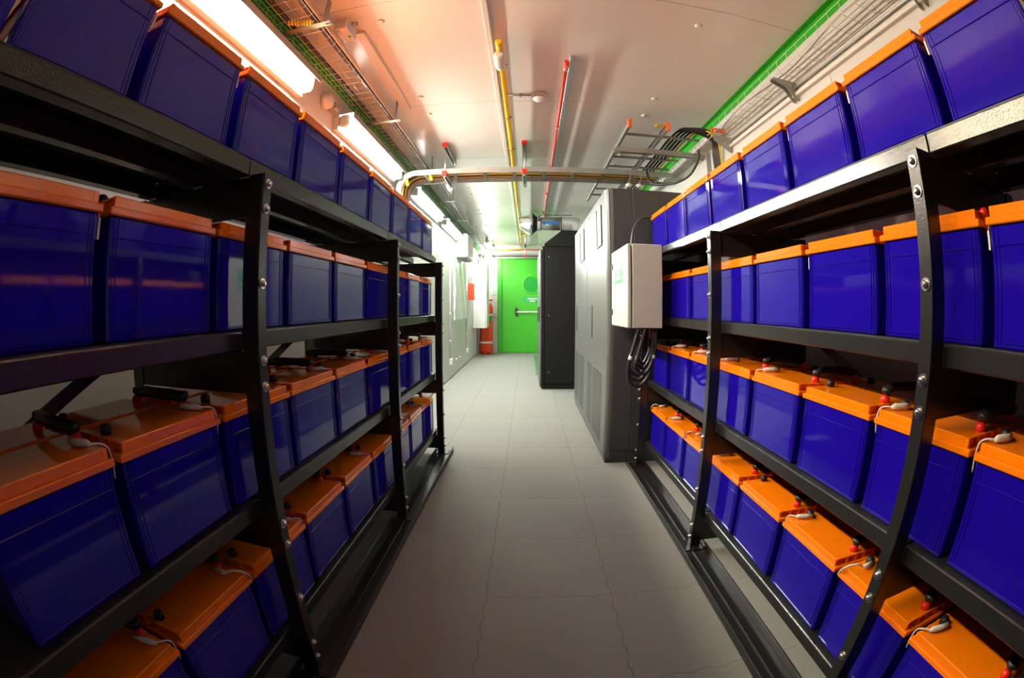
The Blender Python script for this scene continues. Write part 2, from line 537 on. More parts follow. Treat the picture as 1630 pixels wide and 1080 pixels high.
# ------------------------------------------------------------------ batteries: one prototype, shared meshes
BW, BD, BH = 0.318, 0.172, 0.209       # lid width along the rack, depth, case height
cw = 0.304
case = MB().cbox(0.006, -cw / 2, 0, BD - 0.006, cw / 2, BH, 0.004)
for y in (-cw / 2 + 0.010, cw / 2 - 0.010, -cw / 2 + 0.020, cw / 2 - 0.020):
    case.cbox(0.0042, y - 0.0011, 0.006, 0.008, y + 0.0011, BH - 0.002, 0.0007)
for z in (0.010, BH - 0.036):
    case.cbox(0.0038, -cw / 2 + 0.008, z - 0.0012, 0.008, cw / 2 - 0.008, z + 0.0012, 0.0008)
case_me = case.mesh('case', 'blue')
lid = MB().cbox(0, -BW / 2, BH, BD, BW / 2, BH + 0.0145, 0.0022)
lid.cbox(0.006, -BW / 2 + 0.022, BH + 0.013, BD - 0.006, BW / 2 - 0.022, BH + 0.034, 0.002)
for sy in (-1, 1):
    for x0, x1 in ((0.006, 0.014), (0.048, 0.056), (0.082, 0.090), (0.116, 0.124), (0.158, BD - 0.006)):
        lid.cbox(x0, sy * (BW / 2 - 0.024), BH + 0.013, x1, sy * (BW / 2 - 0.011), BH + 0.034, 0.001)
    lid.cbox(0.014, sy * (BW / 2 - 0.024), BH + 0.030, BD - 0.014, sy * (BW / 2 - 0.012), BH + 0.0338, 0.001)
lid_me = lid.mesh('lid', 'orange')
TZ = BH + 0.034
red_me = MB().tube([(0.086, -0.128, TZ - 0.001), (0.086, -0.128, TZ + 0.012), (0.086, -0.128, TZ + 0.018)], [0.0135, 0.0130, 0.007], 12).mesh('terminal_cap', 'redcap')
blk_me = MB().tube([(0.086, 0.126, TZ - 0.001), (0.086, 0.126, TZ + 0.014), (0.086, 0.126, TZ + 0.019)], [0.013, 0.013, 0.008], 12).mesh('terminal_boot', 'black_matte')
jump_me = MB().tube(bezier([(0.092, -0.128, TZ + 0.025), (0.12, -0.118, TZ + 0.030), (0.17, -0.114, TZ + 0.031), (0.225, -0.122, TZ + 0.030), (0.262, -0.128, TZ + 0.025)], 4), 0.0135, 8).mesh('cable_run', 'rubber')
boot_me = MB().tube([(0, 0, 0.008), (0, 0, 0.016), (0, 0, 0.026)], [0.011, 0.018, 0.015], 10).mesh('cable_boot', 'rubber')
lead = MB().tube([(0.082, 0.108, TZ + 0.010), (0.060, 0.112, TZ + 0.009), (0.036, 0.122, TZ + 0.0085), (0.028, 0.126, TZ + 0.007)], [0.0065, 0.0075, 0.0075, 0.004], 8)
lead.tube(bezier([(0.030, 0.125, TZ + 0.007), (0.020, 0.142, TZ + 0.006), (0.016, 0.158, TZ - 0.004), (0.016, 0.1635, TZ - 0.030), (0.020, 0.1635, TZ - 0.060)], 4), 0.0022, 6)
lead_me = lead.mesh('sensor_lead', 'white')
lead = MB().tube([(0.078, 0.112, TZ + 0.009), (0.052, 0.106, TZ + 0.010), (0.040, 0.108, TZ + 0.010)], [0.0065, 0.0075, 0.004], 8)
lead.tube(bezier([(0.042, 0.108, TZ + 0.010), (0.018, 0.110, TZ + 0.022), (0.002, 0.124, TZ + 0.016), (-0.003, 0.144, TZ - 0.004), (0.004, 0.1625, TZ - 0.030)], 4), 0.0027, 6)
loop_me = lead.mesh('sensor_lead', 'white')
tab = MB().cbox(0.016, 0.1595, TZ - 0.075, 0.019, 0.1655, TZ - 0.040, 0.0008)
tab.tube([(0.0175, 0.1625, TZ - 0.041), (0.030, 0.1625, TZ - 0.020), (0.060, 0.150, TZ + 0.004)], 0.0016, 5)
tab_me = tab.mesh('sensor_lead', 'white')


def flipped(me):
    m2 = me.copy()
    m2.transform(Matrix.Diagonal((1, -1, 1, 1)))
    m2.flip_normals()
    return m2


LEADS = {1: (lead_me, loop_me, tab_me), -1: (flipped(lead_me), flipped(loop_me), flipped(tab_me))}
ORD = ['first', 'second', 'third', 'fourth', 'fifth', 'sixth', 'seventh', 'eighth', 'ninth', 'tenth', 'eleventh']
SHELF = ['lowest shelf', 'second shelf', 'third shelf', 'top shelf']


def place_batteries(s, xfront, g0, pitch, counts, rackname, jit, back_rows, top_shift):
    for r, z0 in enumerate(ROW_Z):
        j0, j1 = counts[r]
        for back in (0, 1):
            if back and r not in back_rows: continue
            for n, j in enumerate(range(j0, j1)):
                yc = g0 + pitch * (j + 0.5) + (top_shift if r == 3 else 0) + random.uniform(-jit, jit)
                dx = random.uniform(0, 0.003) + back * (BD + 0.012)
                lab = 'blue battery, orange lid, %s rack, %s, %s row, %s from near end' % (
                    rackname, SHELF[r], 'back' if back else 'front', ORD[n])
                t = thing('battery', (s * (xfront + dx), yc, z0), lab, 'battery', 'batteries on the %s rack' % rackname,
                          (0 if s > 0 else math.pi) + random.uniform(-0.006, 0.006))
                child('case', case_me, t)
                child('lid', lid_me, t)
                child('terminal_cap', red_me, t)
                child('terminal_boot', blk_me, t)
                if not back and (n + r) % 5 != 3:
                    child('sensor_lead', LEADS[s][2 if r > 1 else (1 if r == 0 and n % 2 else 0)], t)
                if not back and r in (0, 1):
                    j = thing('jumper_cable', (s * (xfront + dx), yc, z0),
                              'black jumper cable, %s rack, %s, on the %s battery from near end' % (rackname, SHELF[r], ORD[n]),
                              'cable', 'battery jumper cables', t.rotation_euler.z)
                    child('cable_run', jump_me, j)
                    child('cable_boot', boot_me, j, (0.092, -0.128, TZ + 0.011))
                    child('cable_boot', boot_me, j, (0.262, -0.128, TZ + 0.011))


place_batteries(1, 0.790, 0.452, 0.3355, [(-1, 7), (-1, 7), (-1, 7), (-2, 7)], 'cabinet-side', 0.003, (0, 1, 3), 0.045)
place_batteries(-1, 0.655, 0.460, 0.3335, [(-1, 8), (-1, 8), (-1, 8), (-2, 8)], 'lamp-side', 0.003, (0, 1, 3), 0.012)


# ------------------------------------------------------------------ grey double-door power cabinets
def rounded_rect(x0, y0, x1, y1, r, n=5):
    pts = []
    for cx, cy, a0 in ((x1 - r, y1 - r, 0), (x0 + r, y1 - r, 90), (x0 + r, y0 + r, 180), (x1 - r, y0 + r, 270)):
        for k in range(n + 1):
            a = math.radians(a0 + 90 * k / n)
            pts.append((cx + r * math.cos(a), cy + r * math.sin(a)))
    return pts


UX, UXB, UZ = 0.517, 1.31, 1.845
for k, (y0, y1, lab) in enumerate(((2.94, 3.952, 'tall grey power cabinet behind the white enclosure'),
                                   (3.962, 4.96, 'tall grey power cabinet between its twin and the black server cabinet'))):
    t = thing('power_cabinet', ((UX + UXB) / 2, (y0 + y1) / 2, 0), lab, 'cabinet', 'grey power cabinets')
    MB().prism(rounded_rect(UX + 0.03, y0, UXB, y1, 0.012), 'z', 0.085, UZ).part('cabinet_body', 'ups', t)
    MB().cbox(UX + 0.012, y0 + 0.006, 0.0, UXB - 0.01, y1 - 0.006, 0.085, 0.004).part('plinth', 'ups', t)
    dp = [(UX + 0.045, y0 + 0.001), (UX + 0.02, y0 + 0.004), (UX + 0.006, y0 + 0.016), (UX, y0 + 0.04), (UX, y1 - 0.012),
          (UX + 0.004, y1 - 0.004), (UX + 0.045, y1 - 0.001)]
    d = MB().prism(dp, 'z', 0.035, UZ - 0.004).part('cabinet_door', 'ups_door', t)
    MB().cbox(UX + 0.045, y0 - 0.0025, 0.095, 0.695, y0 + 0.002, UZ - 0.006, 0.001).part('side_panel', 'ups', t)
    MB().cbox(0.701, y0 - 0.0025, 0.095, UXB - 0.02, y0 + 0.002, UZ - 0.006, 0.001).part('side_panel', 'ups', t)
    gy = ((y0 + 0.19, y0 + 0.62), (y0 + 0.70, y0 + 0.95)) if k == 0 else ((y0 + 0.19, y0 + 0.51), (y0 + 0.60, y0 + 0.92))
    for g0, g1 in gy:
        MB().cbox(UX - 0.0015, g0, 0.10, UX + 0.002, g1, 0.60, 0.0005).part('grille', 'ups_grille', d, 'perforated vent grille')
    hy = y0 + (0.70 if k == 0 else 0.81)
    h = MB().cbox(UX - 0.004, hy - 0.02, 0.81, UX + 0.001, hy + 0.02, 1.065, 0.0015).part('door_handle', 'black_matte', d, 'black recessed swing handle')
    wy0, wy1 = (3.13, 3.335) if k == 0 else (4.13, 4.41)
    w = MB().cbox(UX - 0.003, wy0, 1.49, UX + 0.001, wy1, 1.765, 0.001).part('document_pocket', 'pocket', d, 'clear document pocket')
    e = MB()
    for q0, q1, r0, r1 in ((wy0 - 0.008, wy0 + 0.006, 1.482, 1.77), (wy1 - 0.006, wy1 + 0.008, 1.482, 1.77), (wy0, wy1, 1.482, 1.496)):
        e.cbox(UX - 0.009, q0, r0, UX - 0.002, q1, r1, 0.001)
    e.part('pocket_rim', 'darkgrey', w)
    by = 3.80 if k == 0 else 4.80
    MB().cbox(UX - 0.003, by - 0.045, 1.79, UX + 0.001, by + 0.045, 1.815, 0.001).part('badge', 'green_sign', d, 'small green badge')

# ------------------------------------------------------------------ white enclosure on the rack end
bx0, bx1, by0, by1, bz0, bz1 = 0.529, 0.7265, 2.385, 2.845, 0.939, 1.392
t = thing('electrical_enclosure', ((bx0 + bx1) / 2, (by0 + by1) / 2, bz0),
          'off-white steel enclosure with green label, hung on the battery rack end', 'enclosure')
MB().cbox(bx0 + 0.028, by0, bz0, bx1, by1, bz1, 0.004).part('enclosure_body', 'offwhite', t)
d = MB().cbox(bx0, by0, bz0, bx0 + 0.022, by1, bz1, 0.005).part('enclosure_door', 'offwhite', t)
for z in (1.02, 1.30):
    MB().cbox(bx0 - 0.006, by1 - 0.040, z - 0.018, bx0 + 0.001, by1 - 0.012, z + 0.018, 0.002).part('latch', 'black_matte', d, 'black quarter-turn latch')
lb = MB().cbox(bx0 - 0.0015, 2.515, 1.19, bx0 + 0.0005, 2.745, 1.335, 0.0004).part('door_label', 'green_sign', d, 'green printed label')
lw = MB()
for y0, y1, z0, z1 in ((2.535, 2.725, 1.300, 1.326), (2.550, 2.715, 1.268, 1.288), (2.600, 2.665, 1.238, 1.260), (2.540, 2.722, 1.208, 1.228)):
    n = max(2, int((y1 - y0) / 0.026))
    for q in range(n):
        a = y0 + (y1 - y0) * q / n
        lw.cbox(bx0 - 0.0025, a, z0, bx0 - 0.001, a + (y1 - y0) / n - 0.003, z1 - 0.003 * (q % 2), 0.0003)
lw.part('label_print', 'white', lb)
MB().tube(bezier([(0.630, 2.75, bz1), (0.638, 2.75, 1.444), (0.657, 2.76, 1.536), (0.702, 2.80, 1.602), (0.775, 2.885, 1.640), (0.92, 2.905, 1.640)], 6), 0.0078, 10).single(
    'conduit', 'darkgrey', 'dark grey bent conduit rising from the white enclosure', 'conduit')
MB().cbox(0.672, 2.43, 0.885, 0.705, 2.47, bz0, 0.003).single('cable_gland', 'red', 'red block under the white enclosure', 'cable gland')
tags = ((0.55, 0), (0.36, 1), (0.42, 2), (0.30, 3), (0.62, 4), (0.50, 5))
for k in range(6):
    xa, xb = 0.566 + 0.013 * k, 0.712 - 0.012 * (5 - k) * 0.45
    zb = 0.625 + 0.022 * k
    yy = 2.40 + 0.026 * ((k * 2) % 6)
    xm = (xa + xb) / 2 - 0.02
    pts = bezier([(xa + 0.03, yy, bz0 + 0.002), (xa + 0.004, yy, 0.84), (xa - 0.022, yy, 0.74), (xa - 0.012, yy + 0.01, zb + 0.025), (xm, yy + 0.012, zb),
                  (xb - 0.030, yy + 0.014, zb + 0.045), (xb - 0.006, yy + 0.018, zb + 0.13), (xb, yy + 0.02, bz0 + 0.002)], 6)
    t = thing('power_cable', (xm, yy, zb), 'thick black cable looping under the white enclosure, %s from the aisle' % ORD[k], 'cable', 'cables under the white enclosure')
    MB().tube(pts, 0.0095, 8).part('cable_run', 'rubber', t)
    i = int(len(pts) * (0.22 if k % 2 == 0 else 0.78))
    MB().tube([pts[i], pts[i + 1], pts[i + 1] + (pts[i + 1] - pts[i]) * 0.2], 0.0108, 8).part('cable_tag', 'white', t, 'white cable tag')

# ------------------------------------------------------------------ black server cabinets with hood
for k, (y0, y1, lab) in enumerate(((5.84, 6.46, 'black server cabinet beyond the grey cabinets, closer to the racks'),
                                   (6.47, 7.10, 'black server cabinet beyond the grey cabinets, closer to the green door'))):
    t = thing('server_cabinet', (0.7, (y0 + y1) / 2, 0), lab, 'cabinet', 'black server cabinets')
    MB().cbox(0.215, y0 + 0.004, 0.06, 1.25, y1 - 0.004, 1.838, 0.006).part('cabinet_body', 'blackcab', t)
    MB().cbox(0.205, y0, 0.0, 1.25, y1, 0.058, 0.004).part('plinth', 'blackcab', t)
    MB().cbox(0.188, y0, 0.062, 0.213, y1, 1.84, 0.004).part('cabinet_frame', 'blackcab', t)
    d = MB().cbox(0.155, y0 + 0.002, 0.03, 0.185, y1 - 0.002, 1.80, 0.012).part('cabinet_door', 'ups_door', t, 'grey perforated door')
    MB().cbox(0.145, y0 + 0.03, 0.86, 0.156, y0 + 0.06, 1.06, 0.003).part('door_handle', 'black_matte', d)
    MB().cbox(0.235, y0 - 0.003, 0.075, 1.24, y0 + 0.006, 1.79, 0.002).part('side_panel', 'blackcab', t)
    for z in (0.22, 0.95, 1.70):
        MB().tube([(0.27, y0 - 0.006, z), (0.27, y0 - 0.002, z)], 0.009, 10).part('panel_lock', 'galv', t)
hood_p = [(0.215, 1.840), (0.215, 1.872), (0.440, 2.048), (1.25, 2.060), (1.25, 1.840)]
h = thing('extract_hood', (0.7, 6.47, 1.84), 'black sloped sheet-metal hood on top of the server cabinets', 'hood')
MB().prism(hood_p, 'y', 5.845, 7.095).part('hood_shell', 'blackcab', h)
MB().cbox(0.212, 5.842, 1.840, 1.25, 5.846, 1.856, 0.001).part('hood_flange', 'blackcab', h)

# ventilation duct above the hood
t = thing('ventilation_duct', (0.35, 6.40, 2.061), 'silver ventilation duct with blue arrow above the black hood', 'duct')
DZ = 2.238
MB().tube([(0.19, 6.4, DZ), (0.46, 6.4, DZ)], 0.092, 28).part('duct_pipe', 'galv', t)
MB().tube([(-0.105, 6.4, DZ), (-0.10, 6.4, DZ), (-0.085, 6.4, DZ), (0.025, 6.4, DZ), (0.03, 6.4, DZ), (0.072, 6.4, DZ), (0.075, 6.4, DZ)], [0.055, 0.07, 0.085, 0.150, 0.168, 0.168, 0.15], 32).part('fan_cowl', 'alu', t)
MB().tube([(0.075, 6.4, DZ), (0.12, 6.4, DZ), (0.135, 6.4, DZ)], [0.150, 0.108, 0.098], 28).part('fan_neck', 'black_matte', t)
MB().tube([(0.135, 6.4, DZ), (0.19, 6.4, DZ)], 0.098, 28).part('duct_collar', 'foil', t)
MB().cbox(0.145, 6.293, DZ + 0.02, 0.185, 6.305, DZ + 0.05, 0.004).part('cable_entry', 'black_matte', t)
n = 26
pts = [(0.46 + 0.25 * k / n + (0.0 if k < 20 else 0.0), 6.4, DZ - 0.004 * (k > 18) * (k - 18)) for k in range(n + 1)]
MB().tube(pts, [0.096 + (0.006 if k % 2 else 0.0) + random.uniform(-0.004, 0.004) for k in range(n + 1)], 28).part('foil_sleeve', 'foil', t, 'crinkled foil sleeve')
MB().tube([(0.462, 6.4, DZ), (0.475, 6.4, DZ)], 0.104, 28).part('duct_clamp', 'black_matte', t)
arrow = [(0.196, DZ - 0.004), (0.236, DZ + 0.030), (0.236, DZ + 0.011), (0.440, DZ + 0.011), (0.440, DZ - 0.019), (0.236, DZ - 0.019), (0.236, DZ - 0.038)]
MB().prism(arrow, 'y', 6.4 - 0.0990, 6.4 - 0.080).part('arrow', 'blue_arrow', t, 'blue flow arrow')
for x in (0.13, 0.468):
    MB().tube([(x, 6.4, DZ + 0.09), (x, 6.4, ZC)], 0.004, 6).part('hanger_rod', 'wire', t)
MB().tube(bezier([(0.165, 6.30, DZ + 0.05), (0.165, 6.30, DZ + 0.09), (0.20, 6.30, DZ + 0.108), (0.45, 6.30, DZ + 0.108), (0.62, 6.28, DZ + 0.105)], 5), 0.005, 6).part('fan_cable', 'rubber', t)

# ------------------------------------------------------------------ ceiling services
t = thing('gas_pipe', (-0.125, 6.0, 2.34), 'yellow extinguishing-gas pipe along the ceiling with white nozzles', 'pipe')
MB().tube([(-0.132, 2.00, 2.365), (-0.122, 10.40, 2.365)], 0.0145, 14).part('pipe_run', 'yellow', t)
MB().tube([(-0.132, 1.955, 2.365), (-0.132, 1.960, 2.365), (-0.132, 2.06, 2.365)], [0.012, 0.019, 0.019], 14).part('pipe_end', 'yellow', t)
noz = MB().tube([(-0.136, 2.035, 2.334), (-0.136, 2.045, 2.333), (-0.136, 2.135, 2.322), (-0.136, 2.165, 2.318)], [0.018, 0.029, 0.029, 0.020], 8)
noz.part('nozzle', 'white', t, 'white hexagonal nozzle')
for y in (2.20, 2.95, 3.62, 4.55, 5.6, 6.6, 7.6, 8.6, 9.5):
    c = MB().tube([(-0.130, y - 0.007, 2.365), (-0.130, y + 0.007, 2.365)], 0.0185, 12)
    c.cbox(-0.158, y - 0.006, 2.360, -0.102, y + 0.006, 2.370, 0.001).tube([(-0.130, y, 2.38), (-0.130, y, ZC)], 0.004, 6)
    c.part('pipe_clamp', 'galv_dark', t)
MB().tube(bezier([(-0.123, 8.1, 2.365), (-0.06, 8.1, 2.368), (-0.035, 8.1, 2.35), (-0.030, 8.1, 2.30)], 5), 0.0125, 10).part('pipe_branch', 'yellow', t)
MB().tube([(-0.030, 8.1, 2.305), (-0.030, 8.1, 2.295), (-0.030, 8.1, 2.235), (-0.030, 8.1, 2.215)], [0.012, 0.022, 0.022, 0.016], 10).part('nozzle', 'white', t)
MB().tube([(-0.122, 10.40, 2.365), (-0.90, 10.40, 2.365)], 0.0145, 12).part('pipe_cross_run', 'yellow', t)

MB().cbox(-0.195, YN, ZC - 0.022, -0.168, 9.68, ZC, 0.002).single('cable_trunking', 'white', 'narrow white trunking beside the yellow pipe', 'trunking')
t = thing('sprinkler_pipe', (0.235, 4.6, 2.37), 'thin red pipe along the ceiling with capped end', 'pipe')
MB().tube([(0.218, 2.24, 2.382), (0.244, 7.2, 2.382)], 0.0095, 12).part('pipe_run', 'red', t)
MB().tube([(0.218, 2.19, 2.382), (0.218, 2.20, 2.382), (0.218, 2.255, 2.382)], [0.012, 0.0155, 0.0155], 12).part('pipe_cap', 'redcap', t)
MB().tube([(0.218, 2.262, 2.382), (0.218, 2.285, 2.382)], 0.0135, 12).part('pipe_ring', 'zinc', t, 'silver ring')
for y in (3.15, 4.15, 5.2, 6.3):
    MB().tube([(0.2225, y, 2.382), (0.2225, y + 0.04, 2.382)], 0.0125, 12).part('pipe_coupling', 'red', t)
MB().cbox(0.236, 2.18, ZC - 0.016, 0.262, 7.2, ZC, 0.002).single('mounting_rail', 'galv', 'flat galvanised rail beside the red pipe', 'rail')
MB().tube([(XW0 + 0.35, 10.55, 2.395), (0.9, 10.55, 2.395)], 0.011, 10).single('red_header_pipe', 'red', 'red pipe crossing above the green door', 'pipe')

t = thing('smoke_detector', (0.08, 2.70, ZC - 0.05), 'white round smoke detector between yellow and red pipes', 'smoke detector')
MB().tube([(0.08, 2.70, ZC), (0.08, 2.70, ZC - 0.016), (0.08, 2.70, ZC - 0.02)], [0.052, 0.052, 0.046], 28).part('detector_base', 'white', t)
MB().tube([(0.08, 2.70, ZC - 0.026), (0.08, 2.70, ZC - 0.034), (0.08, 2.70, ZC - 0.046), (0.08, 2.70, ZC - 0.05)], [0.043, 0.040, 0.028, 0.012], 28).part('detector_head', 'white', t)
MB().tube([(0.08, 2.70, ZC - 0.019), (0.08, 2.70, ZC - 0.027)], 0.037, 24).part('detector_gap', 'grey', t)
t = thing('detector_conduit', (-0.05, 2.695, ZC - 0.01), 'thin conduit joining smoke detector and white trunking', 'conduit')
MB().tube([(0.03, 2.695, ZC - 0.008), (-0.166, 2.695, ZC - 0.008)], 0.006, 8).part('conduit_run', 'galv', t)
for x in (-0.04, -0.13):
    MB().cbox(x - 0.006, 2.680, ZC - 0.016, x + 0.006, 2.710, ZC, 0.001).part('conduit_clip', 'galv_dark', t)

btn = MB().tube([(0, 0, 0), (0, 0, -0.006), (0, 0, -0.010)], [0.0195, 0.0185, 0.010], 16).mesh('panel_button', 'white')
for k in range(-1, 8):
    ys = 1.6 + 1.2 * k
    for x in (-0.68, 0.825):
        for dy in (-0.14, 0.15):
            child('panel_button', btn, ceiling, (x, ys + dy, 0))


def strut(mb, x0, y0, z0, x1, y1, z1):
    """open C-channel, slot facing down"""
    w = 0.003
    mb.cbox(x0, y0, z1 - w, x1, y1, z1, 0.0008)
    if abs(x1 - x0) < abs(y1 - y0):
        mb.cbox(x0, y0, z0, x0 + w, y1, z1 - w, 0.0008).cbox(x1 - w, y0, z0, x1, y1, z1 - w, 0.0008)
        mb.cbox(x0 + w, y0, z0, x0 + 0.009, y1, z0 + w, 0.0008).cbox(x1 - 0.009, y0, z0, x1 - w, y1, z0 + w, 0.0008)
    else:
        mb.cbox(x0, y0, z0, x1, y0 + w, z1 - w, 0.0008).cbox(x0, y1 - w, z0, x1, y1, z1 - w, 0.0008)
        mb.cbox(x0, y0 + w, z0, x1, y0 + 0.009, z0 + w, 0.0008).cbox(x0, y1 - 0.009, z0, x1, y1 - w, z0 + w, 0.0008)
    return mb


def ladder_rail(mb, path, w=0.012):
    """side rail of a cable ladder: path of (x, y, z) centre points in the xz plane, 45 mm high"""
    return mb


# cross cable ladder over the aisle, bending down the lamp wall
RY = (3.66, 3.965)
t = thing('cable_ladder', (0.1, 3.81, 2.16), 'galvanised cable ladder crossing the aisle below the ceiling', 'cable ladder')
for y in RY:
    outer, inner = [], []
    for k in range(9):
        a = math.radians(90 + 90 * k / 8)
        outer.append((-0.93 + 0.175 * math.cos(a), 2.041 + 0.175 * math.sin(a)))
        inner.append((-0.93 + 0.130 * math.cos(a), 2.041 + 0.130 * math.sin(a)))
    poly = [(1.25, 2.171), (1.25, 2.216)] + outer + [(-1.105, 1.66), (-1.06, 1.66)] + inner[::-1]
    w = 0.004
    r = MB().prism(poly, 'y', y - w / 2, y + w / 2)
    sgn = 1 if y < 3.8 else -1
    r.cbox(-0.93, y, 2.213, 1.25, y + sgn * 0.016, 2.216, 0.001).cbox(-0.93, y, 2.171, 1.25, y + sgn * 0.016, 2.174, 0.001)
    r.cbox(-0.93, y - sgn * 0.004, 2.188, 1.25, y, 2.200, 0.001)
    r.part('side_rail', 'galv', t)
for k in range(9):
    x = -0.86 + 0.25 * k
    MB().cbox(x - 0.012, RY[0], 2.176, x + 0.012, RY[1], 2.188, 0.001).part('rung', 'galv_dark', t)
for z in (1.95, 1.75):
    MB().cbox(-1.095, RY[0], z - 0.012, -1.083, RY[1], z + 0.012, 0.001).part('rung', 'galv_dark', t)
lad_cols = (('owire', 0.0055), ('rubber', 0.008), ('owire', 0.005), ('ywire', 0.004), ('rubber', 0.007), ('owire', 0.006), ('grey', 0.006))
for k, (c, r) in enumerate(lad_cols):
    y = 3.70 + 0.034 * k
    pts = [(1.15, y, 2.188 + r)]
    for q in range(9):
        pts.append((1.0 - 0.235 * q, y + random.uniform(-0.008, 0.008), 2.1885 + r))
    pts += [(-0.97, y, 2.175), (-1.03, y, 2.13), (-1.055, y, 2.04), (-1.062, y, 1.72)]
    MB().tube(bezier(pts, 3), r, 6).single('tray_cable', c, '%s cable in the cross cable ladder, %s from its near rail' % (
        {'owire': 'orange', 'rubber': 'black', 'ywire': 'yellow', 'grey': 'grey'}[c], ORD[k]), 'cable', 'cables in the cross ladder')
coil = MB()
for cx, cy, cz in ((-0.90, 3.63, 2.145), (-0.715, 3.64, 2.150)):
    pass


def spiral(c, axis, r, L, turns, wr, name, label):
    pts = []
    n = turns * 8
    a = Vector(axis).normalized()
    u = a.cross(Vector((0, 0, 1)) if abs(a.z) < 0.9 else Vector((1, 0, 0))).normalized()
    w = a.cross(u)
    for k in range(n + 1):
        an = 2 * math.pi * k / 8
        pts.append(Vector(c) + a * (L * k / n) + (u * math.cos(an) + w * math.sin(an)) * r)
    return MB().tube(pts, wr, 5).single(name, 'ywire', label, 'cable')


spiral((-1.015, 3.645, 2.15), (0.25, 0, -1), 0.013, 0.075, 7, 0.0035, 'coiled_wire', 'yellow coiled wire at the bend of the cross cable ladder')
spiral((-0.80, 3.64, 2.155), (0.15, 0, -1), 0.011, 0.045, 5, 0.0035, 'coiled_wire', 'yellow coiled wire hanging under the cross cable ladder')

HX = ((-0.675, 'lamp-side'), (-0.022, 'mid-aisle'))
for x, nm in HX:
    t = thing('ladder_hanger', (x, 3.8, 2.13), '%s strut hanger with red end caps carrying the cross ladder' % nm, 'hanger', 'hangers of the cross ladder')
    strut(MB(), x - 0.02, 3.57, ZC - 0.034, x + 0.02, 4.05, ZC - 0.001).part('upper_strut', 'galv', t)
    strut(MB(), x - 0.018, 3.59, 2.134, x + 0.018, 4.03, 2.170).part('lower_strut', 'galv', t)
    for y in (3.615, 4.0):
        MB().tube([(x, y, 2.13), (x, y, ZC)], 0.0042, 8).part('threaded_rod', 'zinc', t)
        MB().tube([(x, y, 2.125), (x, y, 2.133)], 0.010, 6).part('nut', 'zinc', t)
    MB().cbox(x - 0.0215, 3.555, ZC - 0.038, x + 0.0215, 3.572, ZC, 0.003).part('end_cap', 'redcap', t, 'red plastic end cap')
    MB().cbox(x - 0.0205, 3.572, 2.130, x + 0.0205, 3.592, 2.173, 0.003).part('end_cap', 'redcap', t, 'red plastic end cap')

# far cross ladder in front of the door
t = thing('cable_ladder', (-0.1, 10.0, 2.17), 'galvanised cable ladder crossing just before the green door', 'cable ladder')
for y in (9.86, 10.14):
    r = MB().cbox(-1.08, y - 0.002, 2.18, 1.1, y + 0.002, 2.225, 0.001)
    r.cbox(-1.08, y - 0.008, 2.222, 1.1, y + 0.008, 2.225, 0.001).cbox(-1.08, y - 0.008, 2.18, 1.1, y + 0.008, 2.183, 0.001)
    r.part('side_rail', 'galv', t)
for k in range(9):
    MB().cbox(-1.0 + 0.25 * k - 0.012, 9.86, 2.186, -1.0 + 0.25 * k + 0.012, 10.14, 2.196, 0.001).part('rung', 'galv_dark', t)
for k, c in enumerate(('rubber', 'ywire', 'rubber', 'grey', 'rubber')):
    MB().tube([(-1.07, 9.90 + 0.05 * k, 2.205), (1.08, 9.90 + 0.05 * k, 2.205)], 0.009, 6).single(
        'tray_cable', c, '%s cable in the ladder before the green door, %s from its near rail' % ({'rubber': 'black', 'ywire': 'yellow', 'grey': 'grey'}[c], ORD[k]), 'cable', 'cables in the far ladder')
for x, nm in ((-0.74, 'lamp-side'), (-0.052, 'mid-aisle')):
    t = thing('ladder_hanger', (x, 10.0, 2.14), '%s strut hanger carrying the ladder before the green door' % nm, 'hanger', 'hangers of the far ladder')
    strut(MB(), x - 0.02, 9.79, 2.143, x + 0.02, 10.2, 2.178).part('lower_strut', 'galv_dark', t)
    strut(MB(), x - 0.02, 9.79, ZC - 0.03, x + 0.02, 10.2, ZC - 0.001).part('upper_strut', 'galv_dark', t)
    MB().cbox(x - 0.024, 9.765, 2.138, x + 0.024, 9.792, 2.182, 0.003).part('end_cap', 'redcap', t)
    for y in (9.83, 10.17):
        MB().tube([(x, y, 2.13), (x, y, ZC)], 0.006, 8).part('threaded_rod', 'white', t)


# wire baskets
def wire_basket(name, label, x0, x1, z, h, y0, y1, step, nl, wr=0.0019, open_side=None):
    t = thing(name, ((x0 + x1) / 2, (y0 + y1) / 2, z), label, 'cable basket')
    w = MB()
    for k in range(nl):
        x = x0 + (x1 - x0) * k / (nl - 1)
        w.tube([(x, y0, z), (x, y1, z)], wr, 5, False)
    for x in (x0, x1):
        w.tube([(x, y0, z + h), (x, y1, z + h)], wr, 5, False)
        w.tube([(x, y0, z + h * 0.5), (x, y1, z + h * 0.5)], wr * 0.9, 5, False)
    o = w.part('long_wire', 'wire', t); o['kind'] = 'stuff'
    c = MB()
    n = int((y1 - y0) / step)
    for k in range(n + 1):
        y = y0 + step * k
        e = 0.008
        c.tube([(x0, y, z + h), (x0, y, z + e), (x0 + e, y, z - 0.003), (x1 - e, y, z - 0.003), (x1, y, z + e), (x1, y, z + h)], wr, 5, False)
    o = c.part('cross_wire', 'wire', t); o['kind'] = 'stuff'
    return t


